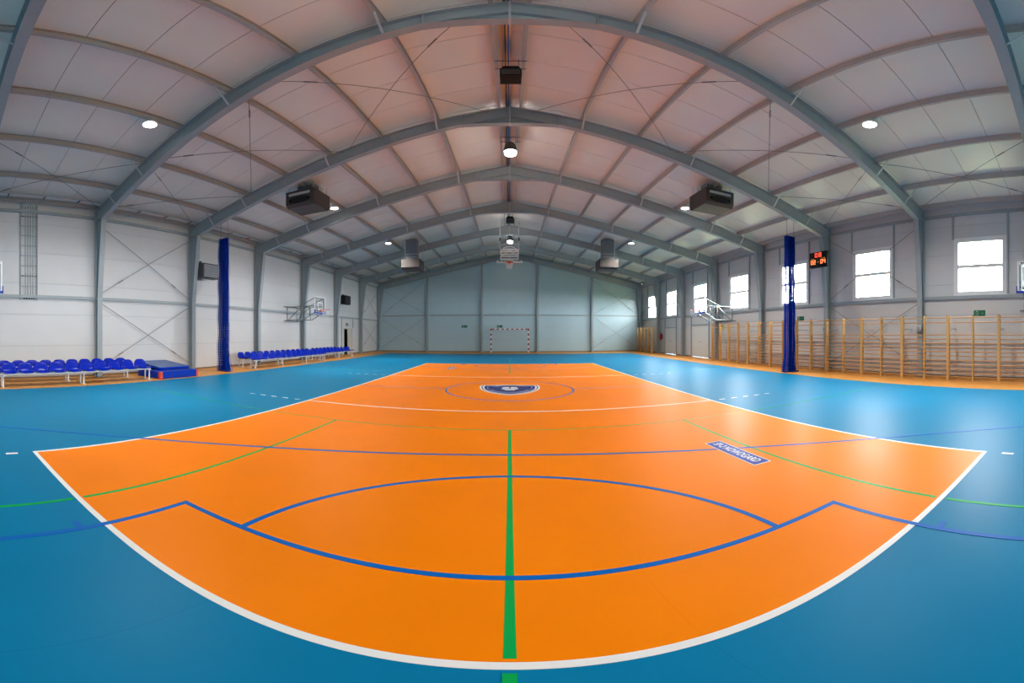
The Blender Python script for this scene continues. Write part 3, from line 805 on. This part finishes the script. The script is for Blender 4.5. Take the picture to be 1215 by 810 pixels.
lt.tube([(0.42 * math.cos(a), 0, 1.12 + 0.26 * math.sin(a)) for a in [PI * k / 14 for k in range(15)]], 0.03)
for sx in (-1, 1): lt.tube([(sx * 0.45, 0, 0.78), (0, 0, 1.12)], 0.022)
lt.build('lattice_frame', M_WHITE, t)
pv = bpy.data.objects.new('board', MB().box(-0.75, 0.75, -0.008, 0.008, 0, 0.95).mesh('backboard', M_PLEXI)); pv.name = 'backboard'
COL.objects.link(pv); pv.parent = t; pv.location = (0, -0.55, 0.25); pv.rotation_euler = (math.radians(-72), 0, 0)
e = MB()
for x in (-0.77, 0.72): e.box(x, x + 0.05, -0.014, 0.014, 0, 0.97)
for z in (-0.02, 0.93): e.box(-0.72, 0.72, -0.014, 0.014, z, z + 0.05)
e.build('board_border', M_WHITE, pv)
MB().box(-0.78, 0.78, -0.03, 0.03, -0.06, 0.02).build('edge_pad', M_WHITE, pv)
for sx in (-1, 1): MB().tube([(sx * 0.45, -0.50, 0.30), (sx * 0.53, 0, 0.58)], 0.02).build('link_tube', M_STEEL2, t)
rim = MB().tube([(0.225 * math.cos(a), -0.82 + 0.225 * math.sin(a), 0.20 + 0.06 * math.sin(a)) for a in [2 * PI * k / 24 for k in range(25)]], 0.022, 6).box(-0.10, 0.10, -0.62, -0.52, 0.12, 0.30).build('rim', M_RIM, t)
nt = MB()
for k in range(12):
    a = 2 * PI * k / 12
    p0 = Vector((0.225 * math.cos(a), -0.82 + 0.225 * math.sin(a), 0.20 + 0.06 * math.sin(a)))
    for s_ in (-1, 1):
        q = [p0]
        for j in (1, 2, 3):
            aa = a + s_ * j * 0.26; r = 0.225 - 0.025 * j
            q.append((r * math.cos(aa), -0.82 + r * math.sin(aa), 0.20 - 0.13 * j))
        nt.tube(q, 0.010, 4, False)
nt.build('hoop_net', M_CORD, rim)

# ================================================================ HANDBALL GOAL
t = thing('handball_goal', (0, 31.55, 0), 'handball goal with red and white banded posts at the far gable wall', 'goal')
HW = 1.63
for sx in (-1, 1):
    p = MB().box(sx * HW - 0.05, sx * HW + 0.05, -0.05, 0.05, 0.0, 2.0).build('post', M_WHITE, t)
    for k in range(5): MB().box(sx * HW - 0.053, sx * HW + 0.053, -0.053, 0.053, 0.20 + 0.42 * k, 0.41 + 0.42 * k if k < 4 else 2.0).build('red_band', M_DRED, p)
    bs = MB().tube([(sx * HW, 0.05, 2.03), (sx * HW, 0.45, 1.9), (sx * (HW - 0.02), 0.9, 0.03), (sx * HW, 0.05, 0.03)], 0.018).build('side_hoop', M_WHITE, t)
cbm = MB().box(-HW - 0.05, HW + 0.05, -0.05, 0.05, 2.0, 2.08).build('crossbar', M_WHITE, t)
for x0, x1 in [(-HW - 0.053, -HW + 0.30), (HW - 0.30, HW + 0.053)] + [(-1.12 + 0.42 * k - 0.02, -0.91 + 0.42 * k - 0.02) for k in range(6)]:
    MB().box(x0, x1, -0.053, 0.053, 1.997, 2.083).build('red_band', M_DRED, cbm)
nt = MB()
for k in range(26):
    x = -HW + 2 * HW * k / 25
    nt.tube([(x, 0.05, 2.04), (x, 0.45, 1.88), (x, 0.88, 0.04)], 0.004, 4, False)
for j in range(14):
    f = j / 13; y = 0.45 + 0.43 * f; z = 1.88 - 1.84 * f
    nt.tube([(-HW, y, z), (HW, y, z)], 0.004, 4, False)
tag(nt.build('goal_net', M_CORD, t), kind='stuff')

# ================================================================ WALL BARS
RZ = [2.13, 1.97, 1.545, 1.40, 1.255, 1.11, 0.965, 0.82, 0.675, 0.53, 0.385, 0.24, 0.11]
up_me = MB().prism([(-0.075, 0.0), (0.075, 0.0), (0.075, 2.16), (0.02, 2.21), (-0.075, 2.21)], 1, -0.021, 0.021).mesh('upright', M_BAR)
rg_me = MB().lathe([(0.018, 0), (0.018, 0.843)], 8).mesh('rung', M_BARH)
rg_me.transform(Matrix.Rotation(-PI / 2, 4, 'X'))
bk_me = MB().box(0.075, 0.745, -0.008, 0.008, -0.012, 0.012).mesh('wall_bracket', M_STEEL2)
XB = 11.66
def wall_bars(y0, label, u):
    t = thing('wall_bars', (XB, y0, 0), label, 'wall bars', 'wooden wall bars')
    for k in range(3):
        yy = 0.022 + k * (u - 0.044) / 2
        up = obj('upright', up_me, t, (0, yy, Z1))
    for k in range(2):
        ya = 0.022 + k * (u - 0.044) / 2 + 0.0215
        for i, z in enumerate(RZ):
            r = obj('rung', rg_me, t, (-0.02 if i else -0.055, ya, z)); r.scale = (1, ((u - 0.044) / 2 - 0.043) / 0.843, 1)
    for yy in (0.022, u - 0.022):
        for z in (0.55, 1.75):
            obj('wall_bracket', bk_me, t, (0, yy, z))
U = 1.781
NL = ['under the side hoop beside the exit sign', 'under the exit sign with the white arrow', 'just past the exit sign', 'beside the column between the two large windows',
      'under the window crossed by brace rods', 'below the red digit scoreboard', 'behind the hanging blue net', 'just past the hanging blue net', 'under the window after the hanging net', 'nearest the double doors under the side hoop']
for k in range(10):
    y0 = 0.845 + U * k
    wall_bars(y0, 'double wooden wall bars ' + NL[k], U if k < 9 else U)
for k in range(2):
    wall_bars(28.22 + 1.74 * k, 'double wooden wall bars in the far corner ' + ('next to the fire extinguisher column' if k == 0 else 'against the gable wall'), 1.735)

# ================================================================ SEATING
def seat_mesh():
    """moulded shell: pan, curved low back, turned-down rim; x forward"""
    prof = [(0.225, 0.000), (0.215, 0.030), (0.15, 0.020), (0.05, 0.004), (-0.06, 0.0), (-0.13, 0.03), (-0.175, 0.12), (-0.20, 0.23), (-0.215, 0.30), (-0.232, 0.30), (-0.24, 0.26)]
    m = MB(); n = 11
    for i, (x, z) in enumerate(prof):
        for j in range(n):
            u = -1 + 2 * j / (n - 1)
            back = max(0, (z - 0.03)) if i > 4 else 0
            wdt = 0.238 - (0.05 * max(0, (z - 0.15) / 0.15) ** 2 if i > 4 else 0) - (0.03 if i == 0 else 0)
            edge = abs(u) ** 4
            zz = z + (0.045 * edge if i < 6 else 0.0) - (0.055 * edge if i > 6 else 0)
            xx = x + (0.05 * u * u * (back > 0) * min(1, back / 0.1))
            m.v.append((xx, wdt * u, zz))
    for i in range(len(prof) - 1):
        for j in range(n - 1):
            a = i * n + j
            m.f.append((a, a + 1, a + n + 1, a + n))
    me = m.mesh('seat', M_SEAT, smooth=True)
    bm = bmesh.new(); bm.from_mesh(me)
    bmesh.ops.solidify(bm, geom=bm.faces[:], thickness=0.012)
    bmesh.ops.recalc_face_normals(bm, faces=bm.faces)
    bm.to_mesh(me); bm.free()
    for p in me.polygons: p.use_smooth = True
    return me
SEAT = seat_mesh()
LEG = MB().box(-0.02, 0.02, -0.02, 0.02, 0.02, 0.36).box(-0.20, 0.20, -0.022, 0.022, 0.0, 0.022).box(-0.17, 0.17, -0.018, 0.018, 0.335, 0.36).mesh('leg', M_BENCH)
def bench(x, y0, n, label, pitch=0.5, legs=None, extra=0.0):
    Lh = n * pitch
    t = thing('seat_bench', (x, y0, Z1), label, 'bench', 'benches of blue seats')
    MB().box(0.11, 0.16, 0, Lh, 0.36, 0.405).box(-0.16, -0.11, 0, Lh, 0.36, 0.405).build('beam', M_BENCH, t)
    for ly in (legs or [0.08, Lh / 2, Lh - 0.08]): 
        obj('leg', LEG, t, (0.13, ly, 0)).scale = (0.5, 1, 1); obj('leg', LEG, t, (-0.13, ly, 0)).scale = (0.5, 1, 1)
    for k in range(n):
        obj('seat', SEAT, t, (0, pitch * (k + 0.5), 0.408))
bench(-10.56, -0.72, 15, 'long front bench of blue moulded seats ending beside the blue mats', 0.503, [0.1, 2.55, 5.08, 7.5])
bench(-11.45, -0.52, 15, 'long rear bench of blue moulded seats behind the one ending at the mats', 0.47, [0.1, 2.5, 4.7, 6.95])
bench(-10.72, 12.45, 13, 'far front bench of blue moulded seats past the hanging net', 0.5, [0.08, 2.2, 4.4, 6.42])
bench(-11.72, 12.72, 13, 'far rear bench of blue moulded seats nearest the wall by the net', 0.5, [0.08, 1.1, 3.2, 6.42])
bench(-11.15, 19.35, 9, 'last bench of blue moulded seats leading to the open door', 0.5, [0.08, 2.25, 4.42])
bench(-11.78, 19.55, 7, 'rear bench of blue moulded seats by the wall near the open door', 0.5, [0.08, 1.75, 3.42])

# ================================================================ MATS
t = thing('gym_mat', (-11.02, 8.0, Z1), 'thick blue gym mat with orange corner straps beside the seats', 'mat')
MB().box(-0.75, 0.75, -0.86, 0.86, 0, 0.26).build('mat_body', M_MAT, t, bevel=0.02)
for y in (-0.865, 0.765): MB().box(0.62, 0.758, y, y + 0.10, 0.008, 0.255).build('corner_strap', M_ORG, t, bevel=0.01)
t = thing('gym_mat', (-10.78, 8.15, 0.272), 'thin blue gym mat lying aslant from the strapped mat up to the wall', 'mat')
b = MB().box(-1.60, 0.0, -0.70, 0.70, 0.0, 0.085).build('mat_body', M_MAT, t, bevel=0.015); b.rotation_euler = (0, math.radians(5.2), 0); b.location = (0.0, 0, 0.0)
c = MB().box(-1.59, -0.01, -0.69, 0.69, 0.083, 0.088).build('mat_cover', M_MATT, b)

# ================================================================ DIVIDER NETS
def divider(x, y, sx, label):
    t = thing('divider_net', (x, y, Z1), label, 'net', 'gathered divider nets')
    m = MB(); uvs = []
    NZ = 30; top = 5.72
    path = []
    n = 22
    for k in range(n + 1):
        path.append(((k / n - 0.62) * 0.52 + random.uniform(-0.012, 0.012), 0.17 * (1 if k % 2 else -1) * random.uniform(0.6, 1.0)))
    acc = 0; us = [0]
    for a, b in zip(path, path[1:]):
        acc += math.dist(a, b); us.append(acc)
    for j in range(NZ + 1):
        z = top * j / NZ
        sw = 0.018 * math.sin(j * 0.9) + (0.05 * (1 - z / 0.5) if z < 0.5 else 0)
        wdn = 1.0 + (0.25 * (1 - z / 0.6) if z < 0.6 else 0) - 0.12 * (z / top)
        for k, (px, py) in enumerate(path):
            m.v.append((px * wdn + sw * 0.5, py * wdn + sw, z + 0.004)); uvs.append((us[k], z))
    K = n + 1
    for j in range(NZ):
        for k in range(n):
            m.f.append((j * K + k, j * K + k + 1, (j + 1) * K + k + 1, (j + 1) * K + k))
    me = bpy.data.meshes.new('netting'); me.from_pydata(m.v, [], m.f); me.update()
    ul = me.uv_layers.new(name='UVMap')
    for lp in me.loops: ul.data[lp.index].uv = uvs[lp.vertex_index]
    me.materials.append(M_NET)
    obj('netting', me, t)
    # denser core of gathered folds
    cv = MB(); N = 28; rr = []
    for j in range(25):
        z = 0.01 + (top - 0.02) * j / 24; ring = []
        n0 = len(cv.v)
        for k in range(N):
            a = 2 * PI * k / N
            r = (0.115 + 0.028 * math.sin(k * 4.5 + j * 0.25)) * (1 - 0.12 * z / top) * (1.35 - 0.35 * min(1, z / 0.4))
            cv.v.append((0.09 + r * math.cos(a) * 1.05, r * math.sin(a) + 0.01 * math.sin(j), z))
        rr.append(n0)
    for a, b in zip(rr, rr[1:]):
        for k in range(N): cv.f.append((a + k, a + (k + 1) % N, b + (k + 1) % N, b + k))
    cv.f.append(tuple(rr[0] + k for k in range(N))); cv.f.append(tuple(rr[-1] + k for k in range(N)))
    me = bpy.data.meshes.new('gathered_folds'); me.from_pydata(cv.v, [], cv.f); me.update()
    ul = me.uv_layers.new(name='UVMap')
    for lp in me.loops:
        vi = lp.vertex_index; ul.data[lp.index].uv = (((vi % N) * 0.05), cv.v[vi][2])
    me.materials.append(net_mat('divider_netting_dense', (0.0, 0.018, 0.24), 0.06, 0.024) if 'divider_netting_dense' not in MATS else MATS['divider_netting_dense'])
    obj('gathered_folds', me, t)
    MB().tube([(0.34 * sx * -0.2, -0.16, 0.03), (0.1, -0.2, 0.035), (0.32, -0.14, 0.03), (0.40, 0.0, 0.03)], [0.03, 0.035, 0.035, 0.02], 8).build('bottom_hem', mat('net_hem', (0.005, 0.012, 0.16), 0.7), t)
    MB().tube([(-0.24, 0, top), (0.24, 0, top)], 0.012, 6).build('top_cord', M_PAD, t)
    xt = soffit(x) - 0.20
    for dx in (-0.2, 0.2): MB().tube([(dx, 0, top), (dx, 0, soffit(abs(x) + 0.25) - 0.01)], 0.006, 6).build('hanging_cord', M_DGREY, t)
divider(-10.92, 10.88, -1, 'gathered blue divider net hanging on the seat side between mats and far benches')
divider(10.55, 10.80, 1, 'gathered blue divider net hanging in front of the wall bars and a window')

# ================================================================ SCOREBOARD
SEG = {'0': 'abcdef', '1': 'bc', '2': 'abged', '3': 'abgcd', '4': 'fgbc', '5': 'afgcd', '6': 'afgedc', '7': 'abc', '8': 'abcdefg', '9': 'abfgcd'}
def digit(mb, ch, y, z, w_, h_, x):
    """seven bars; drawn on the plane x, reading towards -y"""
    t_ = w_ * 0.22
    P = {'a': (0, w_, h_ - t_, h_), 'g': (0, w_, h_ / 2 - t_ / 2, h_ / 2 + t_ / 2), 'd': (0, w_, 0, t_), 'f': (0, t_, h_ / 2, h_), 'b': (w_ - t_, w_, h_ / 2, h_), 'e': (0, t_, 0, h_ / 2), 'c': (w_ - t_, w_, 0, h_ / 2)}
    for s in SEG[ch]:
        a, b, c, d = P[s]; mb.box(x - 0.006, x, y - b, y - a, z + c, z + d)
t = thing('scoreboard', (11.66, 10.24, 4.46), 'black scoreboard with glowing red and orange digits on a column', 'scoreboard')
cs = MB().box(0.0, 0.11, -0.5, 0.5, 0.0, 0.70).build('case', M_BLACK, t, bevel=0.01)
m = MB(); digit(m, '0', 0.17, 0.46, 0.14, 0.19, -0.001); digit(m, '8', -0.04, 0.46, 0.14, 0.19, -0.001); m.build('digit', M_DIGR, t)
m = MB(); digit(m, '0', 0.41, 0.16, 0.12, 0.18, -0.001); digit(m, '2', 0.26, 0.16, 0.12, 0.18, -0.001); m.build('digit', M_DIGO, t)
m = MB(); digit(m, '0', -0.14, 0.16, 0.12, 0.18, -0.001); digit(m, '4', -0.29, 0.16, 0.12, 0.18, -0.001); m.build('digit', M_DIGO, t)
for y in (0.40, 0.30, -0.20, -0.32): MB().box(-0.004, 0.0, y - 0.06, y, 0.37, 0.42).build('indicator', M_DIGY, t)
MB().box(-0.004, 0.0, -0.03, 0.03, 0.22, 0.27).build('indicator', M_DIGY, t)
MB().box(0.11, 0.205, -0.10, 0.0, 0.28, 0.38).build('wall_bracket', M_DGREY, t)

# ================================================================ SIGNS, EXTINGUISHER
def exit_sign(loc, rz, label, w_=0.42, h_=0.20, arrow=1):
    t = thing('exit_sign', loc, label, 'sign', 'green exit signs', rz)     # local x = out of the wall, y across
    MB().box(0.0, 0.03, -w_ / 2, w_ / 2, -h_ / 2, h_ / 2).build('plate', M_GREEN, t)
    m = MB(); x = 0.031; s = h_ / 0.20
    c0 = -0.11 * s * arrow
    # running figure: head, trunk, limbs, doorway
    m.lathe([(0.018 * s, 0.0), (0.018 * s, 0.002)], 10, (0, 0, 0))
    for i in range(len(m.v)):
        vx, vy, vz = m.v[i]; m.v[i] = (x + vz, vx + c0, vy + 0.062 * s)
    def st(a, b, wd): m.bar((x + 0.001, c0 + a[0] * s * arrow, a[1] * s), (x + 0.001, c0 + b[0] * s * arrow, b[1] * s), wd * s, 0.002)
    st((0.0, 0.04), (-0.02, -0.015), 0.028); st((-0.02, -0.015), (0.02, -0.035), 0.018); st((0.02, -0.035), (0.01, -0.08), 0.016)
    st((-0.02, -0.015), (-0.035, -0.06), 0.018); st((-0.035, -0.06), (-0.07, -0.065), 0.014); st((0.0, 0.035), (0.045, 0.01), 0.014); st((0.0, 0.035), (-0.045, 0.02), 0.014)
    st((0.06, -0.085), (0.06, 0.085), 0.010)
    m.build('running_figure', M_LWHITE, t)
    a = MB(); ar = lambda p, q, wd: a.bar((x + 0.001, p[0] * s * arrow, p[1] * s), (x + 0.001, q[0] * s * arrow, q[1] * s), wd * s, 0.002)
    ar((0.02, 0), (0.14, 0), 0.026); ar((0.10, 0.05), (0.155, 0.0), 0.024); ar((0.10, -0.05), (0.155, 0.0), 0.024)
    a.build('arrow', M_LWHITE, t)
exit_sign((XW, 3.50, 2.32), PI, 'green exit sign with white arrow above the wall bars by the hoop', arrow=-1 * -1)
exit_sign((XW, 12.0, 2.32), PI, 'green exit sign partly behind the hanging net on the window side', arrow=1)
exit_sign((-4.09, YF, 2.30), -PI / 2, 'green exit sign on the far gable wall left of its post', 0.50, 0.22)
exit_sign((-0.90, YF, 2.30), -PI / 2, 'green exit sign on the far gable wall above the goal', 0.50, 0.22)
exit_sign((-XW, 25.75, 2.36), 0, 'small green exit sign above the open door', 0.40, 0.22)
t = thing('fire_extinguisher', (12.26, 27.72, 1.12), 'red fire extinguisher hanging on the column by the white doors', 'extinguisher')
MB().lathe([(0.07, 0.0), (0.085, 0.02), (0.085, 0.42), (0.06, 0.50), (0.03, 0.53), (0.03, 0.56)], 16).build('cylinder', M_RED, t, smooth=True)
MB().box(-0.02, 0.02, -0.07, 0.04, 0.56, 0.62).build('valve', M_BLACK, t)
MB().tube([(0.0, -0.05, 0.58), (-0.06, -0.10, 0.45), (-0.09, -0.06, 0.2), (-0.09, -0.03, 0.1)], 0.012, 6).build('hose', M_BLACK, t)
MB().box(0.08, 0.158, -0.06, 0.06, 0.1, 0.5).build('wall_bracket', M_DGREY, t)

# ================================================================ SMALL WALL FITTINGS
for yy, lb in ((FR[1], 'small grey junction box on the column between the two large windows'), (FR[2], 'small grey junction box on the column under the scoreboard')):
    t = thing('junction_box', (12.085, yy, 1.66), lb, 'box', 'junction boxes')
    MB().box(-0.09, 0.0, -0.09, 0.09, 0.0, 0.24).build('casing', M_STEEL2, t, bevel=0.008)
    MB().box(-0.096, -0.09, -0.06, 0.06, 0.05, 0.19).build('cover', M_STEEL, t)
t = thing('notice', (XW, 18.62, 1.86), 'small yellow-green paper notice on the wall beside the double doors', 'notice')
MB().box(-0.008, 0.0, -0.17, 0.17, 0.0, 0.30).build('sheet', mat('notice_yellow', (0.55, 0.55, 0.18), 0.6), t)
MB().box(-0.011, -0.008, -0.12, 0.12, 0.18, 0.25).build('heading_bar', mat('notice_green', (0.25, 0.42, 0.15), 0.6), t)
